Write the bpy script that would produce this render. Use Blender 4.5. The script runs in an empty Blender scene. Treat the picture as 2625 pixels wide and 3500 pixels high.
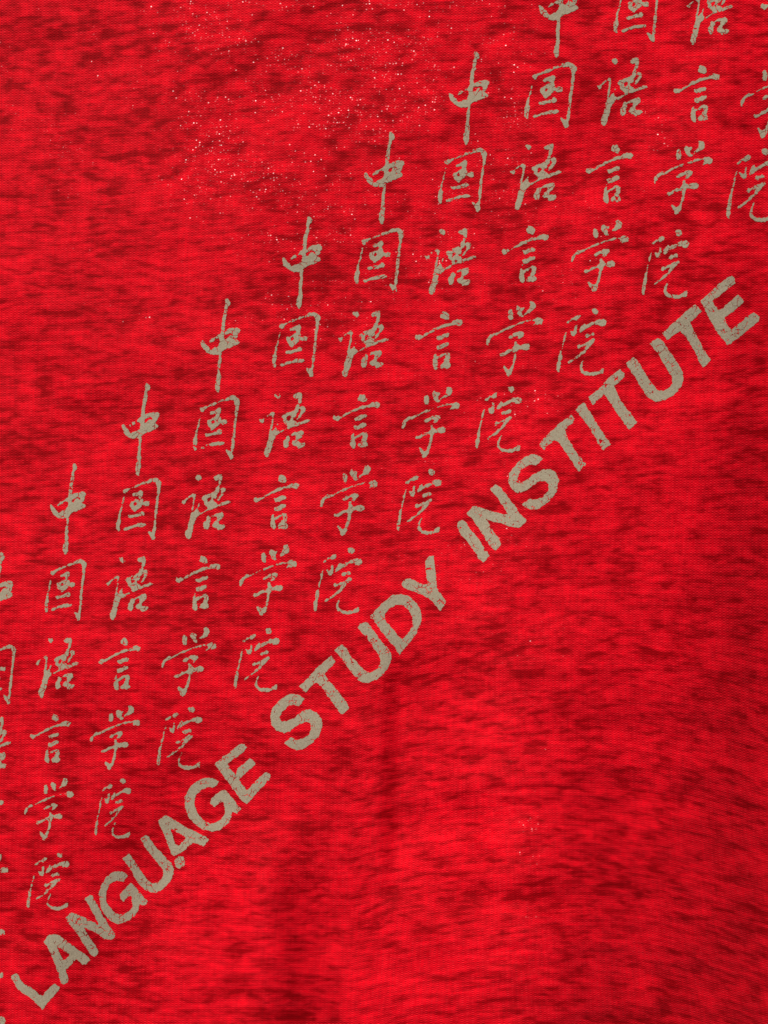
import bpy, math, random
import numpy as np

# ------------------------------------------------------------------ camera, light, exposure
S = 1e-4                       # one photo pixel on the cloth = 0.1 mm
W, H = 2625.0, 3500.0
D = 0.30                       # camera height over the cloth
scene = bpy.context.scene
COL = scene.collection

cam_d = bpy.data.cameras.new("camera")
cam = bpy.data.objects.new("camera", cam_d)
COL.objects.link(cam)
cam.location = (0, 0, D)
cam_d.sensor_fit = 'VERTICAL'
cam_d.sensor_height = 36.0
cam_d.lens = 36.0 * D / (H * S)
cam_d.clip_start = 0.01
cam_d.clip_end = 100.0
cam_d.dof.use_dof = True
cam_d.dof.focus_distance = D - 0.001
cam_d.dof.aperture_fstop = 11.0
scene.camera = cam

SUN = np.array([-0.36, 0.46, 0.79]); SUN /= np.linalg.norm(SUN)
elev = math.asin(SUN[2]); az = math.atan2(SUN[0], SUN[1])
world = bpy.data.worlds.new("World"); scene.world = world
world.use_nodes = True
wn = world.node_tree
bg = wn.nodes["Background"]
sky = wn.nodes.new("ShaderNodeTexSky")
sky.sky_type = 'NISHITA'; sky.sun_disc = False
sky.sun_elevation = elev; sky.sun_rotation = az
wn.links.new(sky.outputs[0], bg.inputs[0])
bg.inputs[1].default_value = 0.07
sl = bpy.data.lights.new("sun", 'SUN')
sl.energy = 3.75; sl.angle = math.radians(0.5); sl.color = (1.0, 0.96, 0.90)
so = bpy.data.objects.new("sun", sl); COL.objects.link(so)
so.rotation_euler = (math.radians(90) - elev, 0, 0)
from mathutils import Vector
so.rotation_euler = Vector(SUN).to_track_quat('Z', 'Y').to_euler()
so.location = (-0.3, 0.6, 1.0)
scene.view_settings.view_transform = 'Standard'
scene.view_settings.look = 'None'
scene.view_settings.exposure = 0.0
scene.view_settings.gamma = 1.0

# ------------------------------------------------------------------ number helpers
rng = np.random.RandomState(7)
TAB = rng.rand(1024, 1024)

def vnoise(x, y, sc, seed=0):
    """smooth value noise in 0..1"""
    x = np.asarray(x, float) / sc + 37.3 * seed + 300
    y = np.asarray(y, float) / sc + 91.7 * seed + 300
    xi = np.floor(x).astype(int); yi = np.floor(y).astype(int)
    fx = x - xi; fy = y - yi
    fx = fx * fx * (3 - 2 * fx); fy = fy * fy * (3 - 2 * fy)
    a = TAB[yi % 1024, xi % 1024]; b = TAB[yi % 1024, (xi + 1) % 1024]
    c = TAB[(yi + 1) % 1024, xi % 1024]; d = TAB[(yi + 1) % 1024, (xi + 1) % 1024]
    return (a * (1 - fx) + b * fx) * (1 - fy) + (c * (1 - fx) + d * fx) * fy

def sstep(a, b, x):
    t = np.clip((x - a) / (b - a), 0, 1)
    return t * t * (3 - 2 * t)

def gau(t):
    return np.exp(-t * t)

def relief(x, y):
    """height of the cloth (in 0.1 mm) at cloth place x, y"""
    x = np.asarray(x, float); y = np.asarray(y, float)
    z = np.zeros(np.broadcast(x, y).shape)
    low = sstep(1700, 2900, y)
    # broad swelling at the bottom right, where the cloth hangs in a soft fold
    z = z + 250 * sstep(1300, 3500, y) * gau((x - 1830 - 0.04 * (y - 2600)) / 430)
    # crease on its left side
    z = z - 46 * sstep(2150, 2450, y) * (1 - sstep(2800, 3250, y)) * sstep(1290, 1375, x + 0.02 * (y - 2500)) * (1 - sstep(1400, 1800, x))
    z = z + 75 * sstep(2750, 3100, y) * gau((x - 900) / 130)
    z = z - 30 * sstep(2900, 3300, y) * gau((x - 1180) / 150)
    # sinking away at the left edge below and at the right edge
    z = z - 60 * sstep(2300, 3100, y) * gau((x - 560 + 0.3 * (y - 2900)) / 230)
    z = z - 230 * sstep(1200, 2200, y) * sstep(2250, 2850, x) - 26 * sstep(2480, 2620, x)
    # long cross ripples of the hanging cloth
    yy = y - 165 * low * ((x - 1850) / 800) ** 2
    z = z + 30 * low * (vnoise(x, yy * 3.2, 330, 3) - 0.5) * sstep(1200, 1600, x)
    win = low * sstep(1350, 1700, x) * (1 - 0.6 * sstep(2300, 2600, x))
    z = z - 26 * win * np.abs(vnoise(x * 0.35, yy, 85, 31) - 0.5) - 12 * win * np.abs(vnoise(x * 0.4, yy + 0.1 * x, 38, 33) - 0.5)
    z = z - 9 * gau((yy - 2690 - 8 * np.sin(x / 130.0)) / 9) * sstep(1600, 1750, x) * (1 - sstep(2300, 2500, x))
    z = z + 40 * (vnoise(x, y, 620, 5) - 0.5) + 22 * (vnoise(x, y, 260, 6) - 0.5) + 6 * (vnoise(x, y * 1.6, 110, 8) - 0.5)
    z = z - 35 * ((x - 1312) / 1312) ** 2
    # little swellings near the top whose flanks face the sun
    for hx, hy, hs, ha in ((960, 40, 120, 22), (1010, 420, 130, 22), (740, 170, 110, 15), (1560, 375, 95, 20), (1850, 440, 110, 22), (1180, 230, 150, 14), (2150, 80, 90, 20)):
        z = z + 0.6 * ha * gau(np.hypot(x - hx, (y - hy) * 1.7) / hs)
    return z

def place(x, y, lift=0.0):
    """cloth place (photo px) -> world metres"""
    z = (relief(x, y) + lift) * S
    k = (D - z) / D
    return np.stack([(x - W / 2) * S * k, (H / 2 - y) * S * k, z], -1)

def knit_uv(x, y):
    """wale / course coordinates: the knit follows the folds"""
    x = np.asarray(x, float); y = np.asarray(y, float)
    low = sstep(1500, 2900, y)
    t = (x - 1850)
    arch = np.where(t > 0, 165 * (t / 800) ** 2, 90 * (t / 800) ** 2)
    arch = np.where(x < 1200, 90 * (650 / 800) ** 2 - (1200 - x) * 0.02, arch)
    v = y - arch * low
    v = v + 0.045 * (x - 1300) * (1 - 0.6 * low)
    v = v + 24 * (vnoise(x, y, 600, 11) - 0.5) + 5 * (vnoise(x, y, 170, 12) - 0.5)
    u = x + 0.05 * (y - 1700) + 30 * (vnoise(x, y, 600, 13) - 0.5) - 0.10 * low * (y - 2300) * sstep(1300, 1900, x)
    # perspective of the falling cloth: stitches closer together low down
    v = v + 0.00002 * np.clip(y, 0, None) ** 2
    return u, v

# ------------------------------------------------------------------ materials
def nd(nt, typ, **kw):
    n = nt.nodes.new(typ)
    for k, v in kw.items():
        if k.startswith('i_'):
            n.inputs[int(k[2:])].default_value = v
        else:
            setattr(n, k, v)
    return n

def mth(nt, op, a, b=None, c=None, clamp=False):
    n = nt.nodes.new("ShaderNodeMath"); n.operation = op; n.use_clamp = clamp
    for i, s in enumerate((a, b, c)):
        if s is None: continue
        if isinstance(s, (int, float)): n.inputs[i].default_value = s
        else: nt.links.new(s, n.inputs[i])
    return n.outputs[0]

def vmul(nt, vec, s):
    n = nt.nodes.new("ShaderNodeVectorMath"); n.operation = 'MULTIPLY'
    nt.links.new(vec, n.inputs[0]); n.inputs[1].default_value = s
    return n.outputs[0]

def ramp(nt, fac, stops):
    n = nt.nodes.new("ShaderNodeValToRGB")
    nt.links.new(fac, n.inputs[0])
    cr = n.color_ramp
    while len(cr.elements) < len(stops): cr.elements.new(0.5)
    for e, (p, c) in zip(cr.elements, stops):
        e.position = p; e.color = (*c, 1) if len(c) == 3 else c
    return n.outputs[0]

def noise(nt, vec, scale, detail=2.0, rough=0.5, dist=0.0):
    n = nt.nodes.new("ShaderNodeTexNoise")
    nt.links.new(vec, n.inputs['Vector'])
    n.inputs['Scale'].default_value = scale
    n.inputs['Detail'].default_value = detail
    n.inputs['Roughness'].default_value = rough
    n.inputs['Distortion'].default_value = dist
    return n.outputs['Fac']

def mixc(nt, fac, a, b, mode='MIX'):
    n = nt.nodes.new("ShaderNodeMix"); n.data_type = 'RGBA'; n.blend_type = mode
    for s, i in ((fac, 0), (a, 6), (b, 7)):
        if isinstance(s, (int, float)): n.inputs[i].default_value = s
        elif isinstance(s, tuple): n.inputs[i].default_value = (*s, 1)
        else: nt.links.new(s, n.inputs[i])
    return n.outputs[2]

def lattice(nt, u, v, pu=13.0, pv=8.6):
    """knit loops: maxima on a centred lattice, 0..1; u, v in units of 1000 px"""
    cu = mth(nt, 'COSINE', mth(nt, 'MULTIPLY', u, 2 * math.pi * 1000 / pu))
    cv = mth(nt, 'COSINE', mth(nt, 'MULTIPLY', v, 2 * math.pi * 1000 / pv))
    p = mth(nt, 'MULTIPLY', cu, cv)
    return mth(nt, 'MULTIPLY_ADD', p, 0.5, 0.5)

def fabric_material():
    m = bpy.data.materials.new("red_slub_knit"); m.use_nodes = True
    nt = m.node_tree; bs = nt.nodes["Principled BSDF"]
    uv = nd(nt, "ShaderNodeUVMap", uv_map="knit").outputs[0]
    sep = nd(nt, "ShaderNodeSeparateXYZ"); nt.links.new(uv, sep.inputs[0])
    wob = noise(nt, uv, 60, 1)
    u = mth(nt, 'MULTIPLY_ADD', wob, 0.004, sep.outputs[0])
    v = mth(nt, 'MULTIPLY_ADD', noise(nt, vmul(nt, uv, (1.3, 0.8, 1)), 55, 1), 0.0035, sep.outputs[1])
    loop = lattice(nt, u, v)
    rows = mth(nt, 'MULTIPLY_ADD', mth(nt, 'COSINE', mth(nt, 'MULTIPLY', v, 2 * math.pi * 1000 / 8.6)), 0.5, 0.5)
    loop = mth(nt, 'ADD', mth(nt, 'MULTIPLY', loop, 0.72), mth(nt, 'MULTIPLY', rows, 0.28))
    # slub yarn: thick dark patches drawn out along the courses
    s0 = noise(nt, vmul(nt, uv, (1.0, 1.5, 1)), 2.4, 1.0, 0.5, 0.2)
    s1 = noise(nt, vmul(nt, uv, (1.0, 2.5, 1)), 9.5, 1.5, 0.5, 0.4)
    s2 = noise(nt, vmul(nt, uv, (1.0, 2.6, 1)), 19.0, 1.5, 0.5, 0.3)
    s3 = noise(nt, vmul(nt, uv, (1.0, 8.0, 1)), 13.0, 2.0, 0.6)
    s4 = noise(nt, vmul(nt, uv, (1.0, 16.0, 1)), 7.0, 3.0, 0.75)
    s5 = noise(nt, vmul(nt, uv, (9.0, 1.0, 1)), 11.0, 2.0, 0.7)
    slub = mth(nt, 'ADD', mth(nt, 'MULTIPLY', s1, 0.36), mth(nt, 'ADD', mth(nt, 'MULTIPLY', s2, 0.33), mth(nt, 'ADD', mth(nt, 'MULTIPLY', s3, 0.12), mth(nt, 'MULTIPLY', s0, 0.19))))
    base = ramp(nt, slub, [(0.39, (0.31, 0.0004, 0.003)), (0.44, (0.40, 0.0005, 0.004)),
                           (0.48, (0.52, 0.0006, 0.006)), (0.53, (0.66, 0.0009, 0.008)), (0.61, (0.88, 0.0015, 0.011))])
    shade_tone = mth(nt, 'MULTIPLY_ADD', loop, 0.62, 0.50)  # shade in the gaps between loops, painted into the base colour
    shade_tone = mth(nt, 'MULTIPLY', shade_tone, mth(nt, 'MULTIPLY_ADD', s4, 0.9, 0.55))
    shade_tone = mth(nt, 'MULTIPLY', shade_tone, mth(nt, 'MULTIPLY_ADD', s5, 0.7, 0.65))
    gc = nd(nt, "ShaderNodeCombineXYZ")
    for k in range(3): nt.links.new(shade_tone, gc.inputs[k])
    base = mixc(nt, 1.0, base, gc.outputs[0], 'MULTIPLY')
    # highlights on the loop crowns, painted in as a paler colour
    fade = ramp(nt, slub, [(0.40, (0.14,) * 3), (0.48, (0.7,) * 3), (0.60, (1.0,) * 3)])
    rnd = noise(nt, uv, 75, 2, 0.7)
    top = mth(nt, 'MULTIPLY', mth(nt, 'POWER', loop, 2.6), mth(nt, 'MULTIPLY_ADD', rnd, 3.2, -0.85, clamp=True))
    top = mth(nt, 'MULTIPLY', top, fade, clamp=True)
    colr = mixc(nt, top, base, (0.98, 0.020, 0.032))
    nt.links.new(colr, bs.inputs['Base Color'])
    bs.inputs['Roughness'].default_value = 0.62
    bs.inputs['Specular IOR Level'].default_value = 0.03
    # relief of loops
    fib = noise(nt, vmul(nt, uv, (1.0, 0.35, 1)), 420, 2, 0.7)
    hgt = mth(nt, 'ADD', loop, mth(nt, 'MULTIPLY', fib, 0.35))
    hgt = mth(nt, 'ADD', hgt, mth(nt, 'MULTIPLY', slub, 5.0))
    bp = nd(nt, "ShaderNodeBump")
    bp.inputs['Strength'].default_value = 0.8
    bp.inputs['Distance'].default_value = 0.00013
    nt.links.new(hgt, bp.inputs['Height'])
    nt.links.new(bp.outputs[0], bs.inputs['Normal'])
    # each loop shines in a direction of its own
    vo = nd(nt, "ShaderNodeTexVoronoi"); vo.voronoi_dimensions = '2D'
    nt.links.new(vmul(nt, uv, (1.0, 1.35, 1)), vo.inputs['Vector'])
    vo.inputs['Scale'].default_value = 88
    sb = nd(nt, "ShaderNodeVectorMath", operation='SUBTRACT'); nt.links.new(vo.outputs['Color'], sb.inputs[0])
    sb.inputs[1].default_value = (0.5, 0.5, 0.5)
    ab = nd(nt, "ShaderNodeVectorMath", operation='ABSOLUTE'); nt.links.new(sb.outputs[0], ab.inputs[0])
    pr = nd(nt, "ShaderNodeVectorMath", operation='MULTIPLY'); nt.links.new(sb.outputs[0], pr.inputs[0]); nt.links.new(ab.outputs[0], pr.inputs[1])
    ml = nd(nt, "ShaderNodeVectorMath", operation='MULTIPLY_ADD'); nt.links.new(pr.outputs[0], ml.inputs[0])
    ml.inputs[1].default_value = (0.50, 0.55, 0.0); ml.inputs[2].default_value = (-0.175, -0.035, 0.0)
    til = ml.outputs[0]
    ad = nd(nt, "ShaderNodeVectorMath", operation='ADD')
    geo = nd(nt, "ShaderNodeNewGeometry")
    nt.links.new(geo.outputs['Normal'], ad.inputs[0]); nt.links.new(til, ad.inputs[1])
    nm = nd(nt, "ShaderNodeVectorMath", operation='NORMALIZE'); nt.links.new(ad.outputs[0], nm.inputs[0])
    nt.links.new(nm.outputs[0], bs.inputs['Coat Normal'])
    dotm = mth(nt, 'SUBTRACT', 1.0, mth(nt, 'MULTIPLY', vo.outputs['Distance'], 3.4), clamp=True)
    cw = mth(nt, 'MULTIPLY', dotm, fade, clamp=True)
    nt.links.new(mth(nt, 'MULTIPLY', mth(nt, 'MULTIPLY', cw, mth(nt, 'GREATER_THAN', rnd, 0.53)), 0.26), bs.inputs['Coat Weight'])
    bs.inputs['Coat Roughness'].default_value = 0.20
    bs.inputs['Coat Tint'].default_value = (1.0, 0.85, 0.93, 1)
    return m

def print_material():
    m = bpy.data.materials.new("cracked_grey_ink"); m.use_nodes = True
    nt = m.node_tree; bs = nt.nodes["Principled BSDF"]
    uv = nd(nt, "ShaderNodeUVMap", uv_map="knit").outputs[0]
    sep = nd(nt, "ShaderNodeSeparateXYZ"); nt.links.new(uv, sep.inputs[0])
    n1 = noise(nt, uv, 3.0, 2)
    n2 = noise(nt, uv, 170, 3, 0.7)
    n3 = noise(nt, vmul(nt, uv, (1.0, 1.0, 1)), 320, 1)
    c = ramp(nt, n2, [(0.30, (0.22, 0.175, 0.115)), (0.5, (0.32, 0.25, 0.16)), (0.68, (0.39, 0.325, 0.225))])
    c = mixc(nt, mth(nt, 'MULTIPLY', n3, 0.35), c, (0.31, 0.275, 0.17))
    nt.links.new(c, bs.inputs['Base Color'])
    bs.inputs['Roughness'].default_value = 0.75
    bs.inputs['Specular IOR Level'].default_value = 0.2
    loop = lattice(nt, sep.outputs[0], sep.outputs[1])
    hgt = mth(nt, 'ADD', mth(nt, 'MULTIPLY', loop, 0.35), mth(nt, 'MULTIPLY', n2, 1.6))
    bp = nd(nt, "ShaderNodeBump")
    bp.inputs['Strength'].default_value = 0.7
    bp.inputs['Distance'].default_value = 0.00010
    nt.links.new(hgt, bp.inputs['Height'])
    nt.links.new(bp.outputs[0], bs.inputs['Normal'])
    return m

def table_material():
    m = bpy.data.materials.new("pale_wood"); m.use_nodes = True
    nt = m.node_tree; bs = nt.nodes["Principled BSDF"]
    tc = nd(nt, "ShaderNodeTexCoord").outputs['Object']
    n = noise(nt, vmul(nt, tc, (1, 9, 1)), 14, 4, 0.6, 0.6)
    nt.links.new(ramp(nt, n, [(0.35, (0.20, 0.13, 0.08)), (0.65, (0.36, 0.26, 0.17))]), bs.inputs['Base Color'])
    bs.inputs['Roughness'].default_value = 0.6
    return m

FAB, INK, TAB_M = fabric_material(), print_material(), table_material()

def mesh_obj(name, verts, faces, mat, uvs=None, parent=None, smooth=True):
    me = bpy.data.meshes.new(name)
    me.from_pydata([tuple(v) for v in verts], [], faces)
    me.materials.append(mat)
    if uvs is not None:
        lay = me.uv_layers.new(name="knit")
        li = np.empty(len(me.loops), dtype=np.int32)
        me.loops.foreach_get("vertex_index", li)
        lay.data.foreach_set("uv", uvs[li].astype(np.float32).ravel())
    if smooth:
        me.polygons.foreach_set("use_smooth", [True] * len(me.polygons))
    me.update()
    o = bpy.data.objects.new(name, me); COL.objects.link(o)
    if parent is not None: o.parent = parent
    return o

# ------------------------------------------------------------------ the surface under the cloth
tb = mesh_obj("tabletop", [(-0.6, -0.7, -0.035), (0.6, -0.7, -0.035), (0.6, 0.7, -0.035), (-0.6, 0.7, -0.035),
                           (-0.6, -0.7, -0.06), (0.6, -0.7, -0.06), (0.6, 0.7, -0.06), (-0.6, 0.7, -0.06)],
              [(0, 1, 2, 3), (7, 6, 5, 4), (0, 4, 5, 1), (1, 5, 6, 2), (2, 6, 7, 3), (3, 7, 4, 0)], TAB_M, smooth=False)
tb['kind'] = 'structure'

# ------------------------------------------------------------------ the cloth
cloth = bpy.data.objects.new("printed_cloth", None); COL.objects.link(cloth)
cloth.location = (0, 0, 0)
cloth['label'] = "bright red slub knit cloth printed with grey Chinese characters above slanting English capitals"
cloth['category'] = "cloth"

step = 8.0
xs = np.arange(-700, 3326, step); ys = np.arange(-800, 4301, step)
gx, gy = np.meshgrid(xs, ys)
top = place(gx, gy).reshape(-1, 3)
uu, vv = knit_uv(gx, gy)
fuv = np.stack([uu.ravel(), vv.ravel()], -1) / 1000.0
nx, ny = len(xs), len(ys)
idx = np.arange(nx * ny).reshape(ny, nx)
q = np.stack([idx[1:, :-1], idx[1:, 1:], idx[:-1, 1:], idx[:-1, :-1]], -1).reshape(-1, 4)
N = nx * ny
und = top.copy(); und[:, 2] -= 0.0006
# only the rim of the underside is needed in fine steps: a coarse lower layer closes the sheet
ring = np.concatenate([idx[0, :], idx[1:, -1], idx[-1, ::-1][1:], idx[::-1, 0][1:-1]])
rv = top[ring].copy(); rv[:, 2] -= 0.0006
cen = rv.mean(0)
verts = np.concatenate([top, rv])
faces = q.tolist()
R = len(ring)
for i in range(R):
    j = (i + 1) % R
    faces.append((int(ring[i]), int(ring[j]), N + j, N + i))
ruv = np.concatenate([fuv, fuv[ring]])
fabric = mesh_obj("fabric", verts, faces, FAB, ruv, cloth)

# ------------------------------------------------------------------ the print
def poly(ox, oy, s, pts):
    return [(ox + x / s, oy + y / s) for x, y in pts]

# the six characters, outlined piece by piece (pieces, holes)
CH = {}
CH['中'] = (( 640, 1000, 6.32), [
 [(820,125),(870,120),(905,150),(937,205),(932,275),(885,305),(868,400),(855,520),(832,620),(822,760),(812,860),(800,1000),(690,1000),(700,900),(728,840),(728,760),(745,640),(755,560),(785,440),(800,320),(815,240)],
 [(465,1110),(470,1050),(530,980),(610,960),(700,885),(820,815),(940,765),(1080,745),(1145,790),(1140,850),(1110,890),(1095,960),(1060,1010),(990,985),(985,905),(930,880),(820,925),(700,985),(610,985),(595,1040),(500,1075)],
 [(700,990),(800,985),(840,1000),(900,920),(960,910),(1000,960),(1060,1010),(1115,1040),(1125,1090),(1095,1120),(1000,1165),(900,1200),(800,1240),(745,1285),(745,1350),(650,1350),(580,1355),(500,1340),(400,1285),(330,1210),(290,1110),(285,1040),(330,1020),(375,1060),(395,1110),(455,1155),(485,1210),(500,1230),(590,1180),(655,1170),(690,1110),(710,1060)],
 [(680,1300),(745,1290),(740,1420),(725,1640),(715,1690),(735,1800),(722,1950),(710,2090),(680,2165),(640,2165),(610,2110),(590,2050),(605,1930),(640,1830),(645,1720),(650,1600),(665,1480)]], [])
CH['国'] = ((900, 1030, 7.9), [
 [(415,640),(460,600),(520,600),(600,555),(660,560),(780,490),(870,455),(920,465),(960,410),(1080,375),(1110,400),(1180,320),(1260,300),(1370,275),(1440,305),(1500,345),(1550,420),(1550,490),(1510,560),(1500,700),(1475,800),(1460,960),(1440,1100),(1420,1300),(1400,1500),(1385,1650),(1375,1770),(1345,1860),(1365,1950),(1350,2020),(1285,2055),(1255,2040),(1215,1940),(1160,1850),(1130,1780),(1150,1755),(1210,1800),(1280,1820),(1300,1680),(1310,1540),(1330,1400),(1345,1200),(1375,1000),(1395,800),(1415,600),(1390,480),(1360,400),(1260,400),(1180,425),(1100,450),(960,495),(850,545),(700,595),(620,640),(560,690),(530,745),(490,745),(430,700)],
 [(450,800),(470,830),(455,930),(435,1000),(425,1120),(380,1230),(365,1330),(360,1430),(390,1460),(375,1520),(355,1650),(345,1790),(310,1810),(270,1790),(235,1720),(235,1560),(250,1470),(290,1400),(300,1290),(335,1200),(370,1080),(395,970),(425,880)],
 [(700,740),(740,710),(830,690),(890,650),(950,610),(1000,625),(1025,670),(1005,760),(975,830),(1000,870),(1020,900),(1015,960),(1110,935),(1200,955),(1185,1070),(1060,1085),(1010,1050),(950,1100),(860,1170),(800,1240),(740,1250),(720,1200),(650,1130),(615,1030),(635,960),(720,930),(800,880),(880,840),(870,800),(790,800),(720,820)],
 [(575,1335),(680,1320),(800,1295),(920,1265),(940,1220),(1000,1215),(1055,1260),(1055,1310),(1010,1365),(920,1365),(800,1395),(650,1420),(580,1410)],
 [(445,1710),(480,1680),(570,1670),(650,1620),(740,1600),(850,1560),(960,1540),(1080,1555),(1120,1590),(1100,1630),(980,1665),(850,1665),(740,1690),(640,1710),(550,1760),(480,1770),(450,1745)]],
 [[(750,1010),(790,965),(835,1000),(815,1050),(765,1050)]])
CH['语'] = ((1130, 1050, 7.541), [
 [(555,140),(600,105),(690,110),(725,150),(735,200),(700,250),(650,275),(620,245),(575,190)],
 [(180,795),(230,790),(290,755),(360,700),(440,640),(490,605),(550,610),(580,650),(565,710),(548,770),(545,870),(525,960),(515,1030),(500,1090),(550,1045),(590,990),(635,1000),(650,1070),(690,1090),(700,1150),(670,1195),(610,1240),(580,1290),(550,1370),(530,1470),(500,1570),(470,1650),(455,1730),(410,1810),(350,1810),(310,1760),(290,1680),(310,1600),(345,1510),(370,1420),(395,1310),(425,1210),(440,1100),(450,1010),(475,940),(490,850),(505,760),(495,700),(440,690),(370,745),(320,790),(320,840),(260,905),(215,860)],
 [(640,1000),(660,960),(675,900),(665,830),(640,900),(615,980)],
 [(1035,185),(1060,145),(1120,110),(1220,75),(1285,95),(1280,230),(1265,320),(1240,385),(1215,395),(1220,440),(1215,500),(1195,580),(1130,640),(1145,690),(1100,750),(1050,750),(1060,800),(1140,840),(1160,880),(1200,860),(1300,830),(1400,790),(1495,800),(1500,840),(1440,870),(1330,910),(1200,950),(1140,980),(1060,1000),(980,1030),(900,1060),(800,1120),(715,1170),(700,1110),(760,1080),(880,1020),(900,990),(865,940),(830,910),(785,860),(790,800),(740,760),(730,720),(770,665),(830,650),(900,610),(950,605),(1060,545),(1090,520),(1110,440),(1160,390),(1170,330),(1185,240),(1150,250),(1080,245),(1045,215)],
 [(1225,470),(1300,435),(1365,470),(1375,530),(1350,590),(1310,640),(1260,700),(1240,760),(1150,830),(1135,800),(1160,730),(1200,670),(1230,640),(1245,570),(1220,520)],
 [(855,1240),(910,1200),(975,1240),(975,1320),(940,1390),(940,1480),(900,1555),(820,1555),(785,1480),(785,1360),(850,1300)],
 [(975,1230),(1050,1160),(1150,1110),(1280,1095),(1325,1150),(1320,1230),(1270,1290),(1190,1335),(1190,1400),(1350,1420),(1375,1475),(1300,1550),(1160,1575),(1130,1510),(1050,1500),(1010,1450),(1030,1380),(1110,1330),(1130,1220),(1060,1220),(990,1250)]],
 [[(890,740),(960,700),(985,740),(940,815),(895,850)]])
CH['言'] = ((1390, 1040, 8.295), [
 [(975,250),(1020,190),(1130,205),(1185,260),(1220,340),(1210,410),(1150,450),(1060,430),(950,375),(960,310)],
 [(225,910),(270,850),(340,870),(400,860),(470,880),(560,800),(680,750),(780,670),(900,630),(1000,570),(1110,540),(1240,520),(1330,450),(1450,425),(1550,440),(1605,500),(1570,590),(1500,620),(1400,590),(1260,600),(1140,630),(1000,680),(860,740),(720,800),(620,850),(510,915),(440,960),(380,1010),(330,1030),(260,1000),(230,960)],
 [(835,905),(950,880),(1060,820),(1190,815),(1220,850),(1190,930),(1060,960),(980,1010),(900,1020),(850,980)],
 [(830,1160),(960,1140),(1060,1080),(1180,1070),(1220,1110),(1200,1160),(1060,1240),(950,1290),(860,1290),(840,1220)],
 [(855,1290),(835,1370),(850,1480),(940,1440),(1050,1380),(1130,1345),(1200,1350),(1240,1410),(1245,1500),(1220,1590),(1190,1630),(1260,1720),(1240,1790),(1140,1835),(1070,1805),(980,1830),(940,1750),(980,1680),(1060,1620),(1055,1560),(1110,1530),(1090,1430),(980,1510),(870,1570),(900,1700),(905,1790),(870,1860),(820,1865),(750,1810),(725,1710),(735,1600),(760,1540),(755,1450),(800,1390),(840,1300)]], [])
CH['学'] = ((1640, 1010, 7.213), [
 [(695,400),(730,345),(790,355),(825,430),(820,560),(800,615),(715,610),(695,520)],
 [(890,300),(920,245),(1000,290),(1050,300),(1095,285),(1090,320),(1040,400),(1050,460),(1095,500),(1080,540),(1010,550),(950,500),(920,440),(885,360)],
 [(1230,150),(1290,130),(1350,155),(1390,230),(1375,310),(1330,370),(1230,420),(1140,450),(1100,490),(1085,470),(1140,400),(1200,330),(1230,240)],
 [(150,1225),(165,1080),(200,1030),(260,970),(340,900),(420,920),(520,870),(640,800),(740,750),(860,710),(950,670),(1100,620),(1200,585),(1320,590),(1390,540),(1490,535),(1560,590),(1560,660),(1530,715),(1380,725),(1280,765),(1340,690),(1350,640),(1290,625),(1160,665),(1000,700),(880,750),(760,810),(640,850),(540,910),(420,980),(330,1020),(270,1060),(250,1130),(200,1240)],
 [(690,1030),(760,970),(860,930),(920,890),(1000,870),(1090,885),(1105,940),(1060,1010),(1000,1070),(910,1095),(940,1020),(920,990),(860,1010),(790,1070),(710,1070)],
 [(840,1150),(860,1100),(910,1120),(935,1190),(990,1235),(1060,1200),(1150,1175),(1210,1200),(1245,1250),(1215,1330),(1130,1355),(1040,1340),(960,1330),(930,1400),(905,1450),(900,1560),(870,1650),(840,1760),(810,1880),(760,1960),(690,2005),(650,1970),(640,1900),(590,1820),(570,1740),(600,1710),(650,1760),(710,1800),(760,1760),(800,1660),(820,1560),(830,1470),(850,1420),(800,1380),(700,1420),(610,1480),(520,1505),(475,1465),(500,1415),(600,1400),(690,1330),(790,1310),(850,1240)]], [])
CH['院'] = ((1880, 1050, 7.9), [
 [(1105,50),(1160,25),(1250,35),(1305,90),(1300,160),(1240,220),(1150,190),(1115,120)],
 [(440,400),(470,365),(520,350),(580,285),(630,300),(660,245),(740,200),(810,195),(845,240),(800,320),(690,375),(640,340),(590,350),(520,430),(445,445)],
 [(660,480),(735,490),(730,620),(725,700),(690,780),(630,795),(570,770),(545,690),(515,630),(570,625),(620,640),(655,610)],
 [(465,580),(465,640),(440,720),(430,840),(410,900),(375,1000),(350,1130),(330,1230),(325,1380),(305,1480),(300,1570),(280,1680),(265,1770),(205,1770),(175,1670),(180,1540),(210,1450),(225,1330),(255,1200),(305,1130),(320,1010),(355,900),(370,780),(410,680)],
 [(780,680),(785,600),(850,500),(930,430),(970,490),(1060,440),(1160,400),(1260,335),(1330,325),(1430,305),(1510,350),(1530,410),(1500,490),(1420,520),(1330,510),(1290,465),(1200,475),(1100,530),(960,590),(880,660),(800,700)],
 [(930,750),(960,715),(1050,700),(1140,670),(1200,690),(1205,770),(1100,780),(1000,835),(940,800)],
 [(720,1090),(730,1040),(780,985),(830,1020),(930,960),(1020,930),(1130,850),(1200,840),(1245,880),(1220,930),(1130,1010),(1050,1110),(950,1210),(860,1280),(780,1350),(680,1410),(560,1500),(480,1520),(470,1480),(560,1420),(660,1350),(760,1290),(800,1220),(900,1170),(930,1100),(975,1030),(880,1065),(770,1135)],
 [(930,1330),(945,1380),(910,1450),(880,1550),(870,1640),(920,1710),(1000,1740),(1130,1750),(1260,1735),(1340,1690),(1400,1640),(1465,1640),(1465,1720),(1440,1800),(1350,1810),(1200,1855),(1050,1855),(930,1830),(830,1760),(790,1680),(810,1550),(850,1470),(900,1400)]], [])

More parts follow.
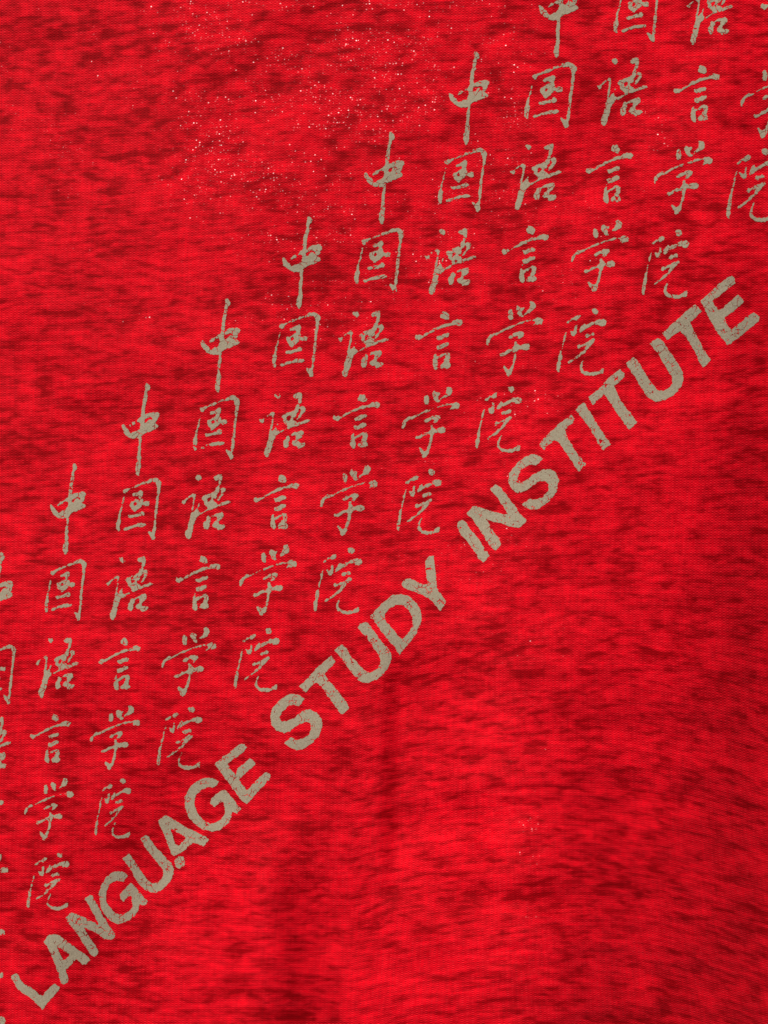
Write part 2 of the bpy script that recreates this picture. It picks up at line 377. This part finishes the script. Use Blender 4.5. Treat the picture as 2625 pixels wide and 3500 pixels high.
# each printed character: (character, left, top, right, bottom) in cloth px
SPOTS = [
 ('中',1842,-126,1980,199),('国',2097,-79,2262,147),('语',2345,-80,2508,152),('言',2599,-68,2766,134),
 ('中',1533,175,1673,495),('国',1791,211,1972,440),('语',2039,195,2213,429),('言',2301,223,2462,418),('学',2530,207,2725,475),
 ('中',1245,451,1382,765),('国',1496,505,1666,726),('语',1743,489,1920,718),('言',2001,493,2165,696),('学',2232,480,2435,736),('院',2482,506,2656,759),
 ('中',963,737,1101,1057),('国',1211,777,1381,1003),('语',1450,779,1627,1008),('言',1714,771,1876,969),('学',1949,751,2151,1000),('院',2193,783,2358,1021),
 ('中',685,1019,821,1343),('国',930,1065,1096,1290),('语',1154,1060,1329,1290),('言',1417,1063,1583,1265),('学',1661,1028,1856,1288),('院',1902,1053,2074,1285),
 ('中',415,1309,545,1626),('国',659,1351,821,1571),('语',886,1340,1062,1564),('言',1136,1346,1301,1534),('学',1372,1320,1571,1567),('院',1624,1320,1786,1547),
 ('中',168,1581,296,1897),('国',397,1632,553,1849),('语',618,1619,788,1842),('言',866,1623,1024,1812),('学',1093,1588,1291,1833),('院',1355,1603,1512,1827),
 ('中',-82,1888,48,2200),('国',151,1910,297,2123),('语',360,1899,525,2121),('言',599,1899,754,2087),('学',817,1861,1014,2106),('院',1071,1871,1239,2100),
 ('国',-90,2202,57,2408),('语',118,2177,271,2385),('言',334,2180,482,2361),('学',550,2144,740,2381),('院',798,2146,956,2365),
 ('语',-112,2449,39,2656),('言',101,2440,242,2612),('学',304,2411,479,2633),('院',534,2415,692,2630),
 ('言',-130,2708,14,2880),('学',82,2658,254,2875),('院',322,2659,451,2867),
 ('学',-135,2916,27,3130),('院',90,2911,238,3111),
 ('院',-132,3143,18,3348)]

LT = []   # (letter, pieces, holes) in cloth px
za = (0, 3100, 4.1475); zb = (250, 2800, 4.1475); zc = (450, 2550, 3.318); zd = (850, 2150, 3.318)
ze = (1150, 1850, 3.318); zf = (1500, 1500, 3.318); zg = (1850, 1150, 3.318); zh = (2200, 900, 3.904)
def L(ch, *pieces, holes=()):
    LT.append((ch, [poly(*z, p) for z, p in pieces], [poly(*z, p) for z, p in holes]))
L('L', (za, [(160,985),(185,960),(235,930),(255,960),(285,1025),(350,1105),(430,1135),(500,1185),(570,1250),(605,1255),(650,1200),(765,1085),(850,1130),(845,1160),(740,1280),(640,1405),(600,1450),(520,1370),(420,1280),(320,1220),(250,1165),(205,1090),(165,1020)]))
L('A', (za, [(620,490),(690,400),(760,385),(850,415),(960,500),(1100,600),(1200,670),(1280,745),(1215,820),(1170,820),(1080,740),(1055,770),(1000,830),(925,885),(950,960),(970,1030),(960,1065),(900,1095),(870,1080),(835,980),(800,850),(750,740),(710,640),(670,560)]),
  holes=[(za, [(795,540),(880,600),(985,670),(970,700),(900,765),(850,660),(820,590)])])
L('N', (za, [(930,160),(1010,85),(1110,110),(1160,250),(1190,310),(1260,420),(1330,520),(1395,620),(1390,650),(1340,705),(1300,690),(1220,580),(1130,440),(1050,320),(980,240)]),
  (za, [(1010,85),(1110,110),(1250,170),(1400,260),(1500,300),(1560,300),(1640,390),(1620,430),(1570,470),(1480,450),(1380,380),(1280,320),(1190,280),(1100,300),(1000,200)]),
  (zb, [(165,1130),(240,1060),(275,1080),(300,1150),(350,1240),(420,1370),(480,1460),(530,1550),(605,1640),(590,1659),(500,1659),(430,1600),(380,1520),(300,1370),(240,1260)]))
L('G', (zb, [(770,800),(720,895),(680,880),(620,870),(560,890),(510,930),(480,1000),(455,1100),(475,1180),(530,1270),(600,1335),(680,1350),(745,1340),(800,1300),(840,1250),(840,1170),(820,1075),(780,1090),(710,1165),(670,1130),(660,1070),(730,990),(815,895),(870,940),(950,1050),(1055,1165),(1010,1225),(970,1210),(935,1190),(930,1280),(880,1360),(780,1440),(640,1480),(540,1450),(460,1370),(400,1270),(375,1170),(370,1050),(400,940),(470,830),(560,760),(640,735),(720,755)]))
L('U', (zb, [(710,560),(790,490),(830,540),(900,640),(1000,790),(1060,880),(1110,910),(1200,900),(1260,840),(1285,760),(1270,710),(1200,620),(1110,520),(1020,390),(960,290),(970,260),(1030,220),(1080,260),(1200,430),(1300,530),(1390,630),(1425,700),(1420,780),(1370,890),(1270,990),(1180,1040),(1090,1040),(1000,980),(920,900),(850,770),(800,680)]))
L('A', (zc, [(300,850),(375,785),(450,820),(560,890),(700,960),(800,1015),(880,1055),(820,1140),(770,1120),(690,1095),(640,1140),(550,1220),(480,1250),(455,1235),(430,1160),(395,1070),(360,960),(320,900)]),
  (zc, [(485,1290),(540,1245),(580,1260),(605,1310),(600,1355),(545,1395),(500,1370)]),
  holes=[(zc, [(430,925),(520,980),(615,1030),(600,1060),(535,1130),(490,1110),(460,1020)])])
L('G', (zc, [(990,405),(935,475),(870,465),(800,490),(740,540),(710,600),(715,700),(760,780),(820,840),(890,880),(960,870),(1030,810),(1065,740),(1050,680),(1040,625),(990,645),(940,690),(895,650),(900,600),(980,530),(1060,490),(1100,540),(1170,630),(1240,710),(1190,765),(1130,735),(1130,800),(1090,880),(1000,950),(900,970),(800,940),(700,870),(640,790),(605,690),(605,580),(660,470),(750,390),(850,360),(930,370)]))
E1 = [(940,205),(1050,115),(1150,40),(1200,-5),(1270,-25),(1310,10),(1290,40),(1180,130),(1080,200),(1130,270),(1185,330),(1200,260),(1270,200),(1340,140),(1375,150),(1400,200),(1370,240),(1290,300),(1215,385),(1260,450),(1310,500),(1360,450),(1430,380),(1510,300),(1555,305),(1580,350),(1550,400),(1450,490),(1370,580),(1300,660),(1240,610),(1160,500),(1080,390),(1010,290)]
L('E', (zc, E1))
L('S', (zd, [(630,790),(570,875),(500,855),(440,880),(380,930),(345,1000),(370,1050),(440,1050),(520,1010),(600,930),(700,910),(770,945),(825,1020),(830,1110),(790,1220),(720,1290),(640,1350),(560,1375),(480,1350),(410,1290),(490,1230),(540,1260),(610,1250),(680,1200),(710,1130),(700,1070),(640,1050),(560,1090),(480,1150),(400,1180),(320,1150),(265,1090),(245,1000),(270,900),(350,810),(430,750),(510,735),(580,755)]))
L('T', (zd, [(575,650),(650,580),(740,480),(860,360),(935,300),(985,370),(970,395),(900,450),(860,510),(900,580),(970,650),(1040,740),(1100,820),(1145,890),(1060,970),(1020,930),(960,840),(890,750),(830,660),(770,600),(730,620),(645,715)]))
L('U', (ze, [(-20,1235),(60,1165),(100,1200),(170,1310),(250,1400),(320,1470),(380,1490),(450,1460),(495,1400),(500,1340),(460,1260),(410,1190),(330,1080),(250,985),(270,940),(340,915),(390,970),(470,1080),(560,1190),(610,1260),(620,1340),(590,1430),(520,1520),(430,1580),(330,1610),(270,1590),(200,1520),(120,1420),(50,1310)]))
L('D', (ze, [(380,850),(450,780),(540,690),(640,610),(730,595),(820,620),(900,690),(950,780),(965,870),(940,990),(880,1080),(800,1180),(715,1290),(660,1200),(590,1120),(500,1010),(430,910)]),
  holes=[(ze, [(540,830),(590,770),(680,715),(760,725),(820,780),(865,860),(860,960),(820,1040),(745,1110),(690,1060),(610,960),(550,890)])])
L('Y', (ze, [(730,495),(780,430),(830,420),(900,450),(990,490),(1040,490),(1025,400),(1010,290),(1005,220),(1050,170),(1100,165),(1110,230),(1115,330),(1130,420),(1135,500),(1150,570),(1200,620),(1245,690),(1175,785),(1120,720),(1060,650),(980,610),(880,570),(800,545)]))
L('I', (zf, [(205,985),(220,945),(270,920),(310,950),(370,1040),(450,1140),(520,1240),(575,1330),(500,1400),(460,1370),(400,1270),(320,1160),(240,1070)]))
L('N', (zf, [(315,845),(400,760),(480,780),(530,900),(600,1020),(660,1110),(715,1190),(640,1270),(600,1240),(540,1150),(470,1040),(390,920)]),
  (zf, [(400,760),(480,780),(600,820),(720,850),(820,860),(920,860),(995,935),(910,1010),(830,1000),(720,960),(600,930),(510,900),(430,880)]),
  (zf, [(580,570),(650,515),(700,550),(770,640),(850,750),(920,850),(995,935),(910,1010),(820,900),(740,780),(660,660)]))
L('S', (zf, [(1180,230),(1100,300),(1020,290),(950,330),(900,400),(890,460),(940,490),(1010,460),(1080,400),(1170,350),(1260,345),(1330,390),(1360,460),(1350,550),(1300,650),(1220,730),(1120,800),(1030,800),(945,745),(1030,680),(1100,690),(1180,660),(1240,590),(1250,520),(1210,480),(1140,480),(1060,530),(980,590),(900,615),(830,570),(785,490),(800,390),(880,290),(970,200),(1060,175),(1140,190)]))
L('T', (zg, [(-20,1240),(0,1190),(90,1100),(190,1000),(340,890),(380,940),(360,980),(310,1010),(270,1060),(310,1170),(370,1270),(440,1370),(505,1450),(430,1525),(390,1480),(320,1370),(240,1260),(190,1190),(150,1180),(90,1220),(60,1240),(30,1290)]))
L('I', (zg, [(390,825),(480,750),(530,820),(600,930),(680,1070),(740,1150),(790,1225),(700,1290),(650,1220),(590,1110),(520,1000),(440,890)]))
L('T', (zg, [(540,690),(640,610),(760,480),(890,370),(945,420),(940,460),(870,520),(820,560),(850,620),(900,730),(980,830),(1080,970),(1060,1000),(990,1055),(930,970),(850,850),(780,750),(710,640),(680,690),(580,780)]))
L('U', (zg, [(960,310),(1050,230),(1100,290),(1170,400),(1250,530),(1320,610),(1380,620),(1450,580),(1490,530),(1480,450),(1420,360),(1330,200),(1235,85),(1250,60),(1330,20),(1370,40),(1440,150),(1530,280),(1600,390),(1615,470),(1590,570),(1500,660),(1400,720),(1300,740),(1210,690),(1140,590),(1060,450),(990,350)]))
L('T', (zh, [(255,935),(400,790),(560,650),(690,550),(770,640),(700,710),(620,780),(660,880),(730,1020),(800,1150),(900,1295),(790,1390),(740,1300),(680,1170),(610,1050),(530,940),(490,900),(440,920),(320,1025)]))
L('E', (zh, [(750,500),(860,410),(1000,280),(1130,180),(1180,160),(1220,210),(1220,260),(1120,340),(1010,440),(920,500),(950,570),(1000,630),(1060,600),(1160,500),(1260,420),(1340,510),(1290,560),(1180,650),(1070,730),(1120,830),(1175,890),(1250,830),(1370,720),(1470,650),(1545,720),(1540,760),(1440,850),(1300,960),(1180,1060),(1120,1085),(1060,1010),(960,880),(880,740),(810,600)]))
LT.append(('E', [[(x - 907, y + 833) for x, y in poly(*zc, E1)]], []))

def sdf_poly(px, py, pts):
    """signed distance to a closed outline, negative inside"""
    P = np.array(pts, float); Q = np.roll(P, -1, 0)
    d2 = np.full(px.shape, 1e12); inside = np.zeros(px.shape, bool)
    for (x0, y0), (x1, y1) in zip(P, Q):
        ex, ey = x1 - x0, y1 - y0
        wx, wy = px - x0, py - y0
        t = np.clip((wx * ex + wy * ey) / max(ex * ex + ey * ey, 1e-9), 0, 1)
        d2 = np.minimum(d2, (wx - t * ex) ** 2 + (wy - t * ey) ** 2)
        c = ((y0 > py) != (y1 > py))
        if y1 != y0:
            inside ^= c & (px < ex * (py - y0) / (y1 - y0) + x0)
    d = np.sqrt(d2)
    return np.where(inside, -d, d)

def crack_dist(px, py, cell, seed):
    """distance to the borders of irregular flakes"""
    gx0 = np.floor(px / cell).astype(int); gy0 = np.floor(py / cell).astype(int)
    b1 = np.full(px.shape, 1e9); b2 = np.full(px.shape, 1e9)
    for dx in (-1, 0, 1):
        for dy in (-1, 0, 1):
            cx = gx0 + dx; cy = gy0 + dy
            jx = TAB[(cy * 7 + seed * 13) % 1024, (cx * 3 + seed * 29) % 1024]
            jy = TAB[(cy * 5 + seed * 31 + 400) % 1024, (cx * 11 + seed * 17 + 200) % 1024]
            d = np.hypot(px - (cx + jx) * cell, py - (cy + jy) * cell)
            nb2 = np.where(d < b1, b1, np.minimum(b2, d))
            b1 = np.minimum(b1, d); b2 = nb2
    return (b2 - b1) * 0.5

def blur(a, n=1):
    for _ in range(n):
        p = np.pad(a, 1, mode='edge')
        a = (p[1:-1, 1:-1] * 4 + p[:-2, 1:-1] * 2 + p[2:, 1:-1] * 2 + p[1:-1, :-2] * 2 + p[1:-1, 2:] * 2
             + p[:-2, :-2] + p[:-2, 2:] + p[2:, :-2] + p[2:, 2:]) / 16
    return a

GS = 1.5
LIFT = 1.3
def print_mesh(name, pieces, holes, seed, letter):
    allp = np.array([p for pc in pieces for p in pc])
    x0, y0 = allp.min(0) - 8; x1, y1 = allp.max(0) + 8
    xs = np.arange(x0, x1, GS); ys = np.arange(y0, y1, GS)
    gx, gy = np.meshgrid(xs, ys)
    f = np.full(gx.shape, 1e9)
    for pc in pieces: f = np.minimum(f, sdf_poly(gx, gy, pc))
    for h in holes: f = np.maximum(f, -sdf_poly(gx, gy, h))
    f = blur(f, 2)
    u, v = knit_uv(gx, gy)
    # the edge follows the loops it was pressed on
    f = f + (-0.4 if letter else 0.9) + 1.0 * np.cos(2 * np.pi * u / 13) * np.cos(2 * np.pi * v / 8.6)
    f = f + 3.4 * (vnoise(gx, gy, 7, seed) - 0.5) + 2.6 * (vnoise(gx, gy, 15, seed + 3) - 0.5)
    wx = gx + 7 * (vnoise(gx, gy, 12, seed + 5) - 0.5); wy = gy + 7 * (vnoise(gx, gy, 12, seed + 6) - 0.5)
    if letter:
        cd = crack_dist(wx, wy, 25, seed)
        wid = 0.7 * np.clip(vnoise(gx, gy, 22, seed + 8) * 2.6 - 1.0, 0, 1)
        cd2 = crack_dist(wx + 9, wy - 4, 11, seed + 50)
        wid2 = 0.7 * np.clip(vnoise(gx, gy, 16, seed + 9) * 3.2 - 1.9, 0, 1)
        f = np.maximum(f, np.where(wid > 0.2, wid - cd, -9))
        f = np.maximum(f, np.where(wid2 > 0.2, wid2 - cd2, -9))
        pin = (vnoise(gx, gy, 4.2, seed + 12) - 0.93) * 16 + 4 * (vnoise(gx, gy, 45, seed + 14) - 0.55)
        f = np.maximum(f, pin)
    else:
        cd = crack_dist(wx, wy * 1.35, 25, seed)
        wid = 0.85 * np.clip(vnoise(gx, gy, 24, seed + 8) * 2.8 - 0.7, 0, 1)
        f = np.maximum(f, np.where(wid > 0.2, wid - cd, -9))
    f[0, :] = f[-1, :] = 5; f[:, 0] = f[:, -1] = 5
    f = np.where(np.abs(f) < 1e-3, 1e-3, f)
    ins = f < 0
    ny, nx = f.shape
    vid = -np.ones(f.shape, int)
    n_in = int(ins.sum()); vid[ins] = np.arange(n_in)
    vx = list(gx[ins]); vy = list(gy[ins])
    full = ins[:-1, :-1] & ins[:-1, 1:] & ins[1:, :-1] & ins[1:, 1:]
    a = vid[:-1, :-1][full]; b = vid[:-1, 1:][full]; c = vid[1:, 1:][full]; d = vid[1:, :-1][full]
    faces = np.stack([a, d, c, b], -1).tolist()
    anyi = ins[:-1, :-1] | ins[:-1, 1:] | ins[1:, :-1] | ins[1:, 1:]
    em = {}
    def ev(p, q):
        k = (p, q) if p < q else (q, p)
        r = em.get(k)
        if r is None:
            (j0, i0), (j1, i1) = k
            t = f[j0, i0] / (f[j0, i0] - f[j1, i1])
            t = min(max(t, 0.02), 0.98)
            vx.append(gx[j0, i0] + t * (gx[j1, i1] - gx[j0, i0])); vy.append(gy[j0, i0] + t * (gy[j1, i1] - gy[j0, i0]))
            r = len(vx) - 1; em[k] = r
        return r
    walls = []
    pj, pi = np.nonzero(anyi & ~full)
    for j, i in zip(pj.tolist(), pi.tolist()):
        cor = [(j, i), (j + 1, i), (j + 1, i + 1), (j, i + 1)]
        st = [bool(ins[k]) for k in cor]
        if st[0] == st[2] and st[1] == st[3] and st[0] != st[1]:
            for k in range(4):          # saddle: two separate corners
                if st[k]:
                    e1 = ev(cor[k - 1], cor[k]); e2 = ev(cor[k], cor[(k + 1) % 4])
                    faces.append([e1, int(vid[cor[k]]), e2]); walls.append((e2, e1))
            continue
        ring = []; out = None; inn = None
        for k in range(4):
            k2 = (k + 1) % 4
            if st[k]: ring.append(int(vid[cor[k]]))
            if st[k] != st[k2]:
                e = ev(cor[k], cor[k2]); ring.append(e)
                if st[k]: out = e
                else: inn = e
        faces.append(ring); walls.append((out, inn))
    if not faces: return None
    vx = np.array(vx); vy = np.array(vy)
    puff = 0.5 * (vnoise(vx, vy, 9, seed + 20) - 0.5)
    topv = place(vx, vy, LIFT + puff)
    rim = sorted({e for w in walls for e in w})
    rmap = {e: len(vx) + k for k, e in enumerate(rim)}
    ra = np.array(rim, int)
    botv = place(vx[ra], vy[ra], -1.5)
    faces += [[w0, rmap[w0], rmap[w1], w1] for w0, w1 in walls]
    uu, vv = knit_uv(vx, vy)
    uvs = np.stack([uu, vv], -1) / 1000
    uvs = np.concatenate([uvs, uvs[ra]])
    o = mesh_obj(name, np.concatenate([topv, botv]), faces, INK, uvs, cloth, smooth=False)
    return o

for n, (ch, l, t, r, b) in enumerate(SPOTS):
    (ox, oy, s), pcs, hls = CH[ch]
    allp = np.array([p for pc in pcs for p in pc], float)
    mn, mx = allp.min(0), allp.max(0)
    sx = (r - l) / (mx[0] - mn[0]); sy = (b - t) / (mx[1] - mn[1])
    cv = lambda pc: [(l + (x - mn[0]) * sx, t + (y - mn[1]) * sy) for x, y in pc]
    o = print_mesh("printed_character", [cv(p) for p in pcs], [cv(p) for p in hls], 20 + n * 3, False)
    if o: o['label'] = "khaki grey cracked print of the character " + ch
for n, (ch, pcs, hls) in enumerate(LT):
    o = print_mesh("printed_letter", pcs, hls, 400 + n * 3, True)
    if o: o['label'] = "khaki grey cracked print of the capital letter " + ch
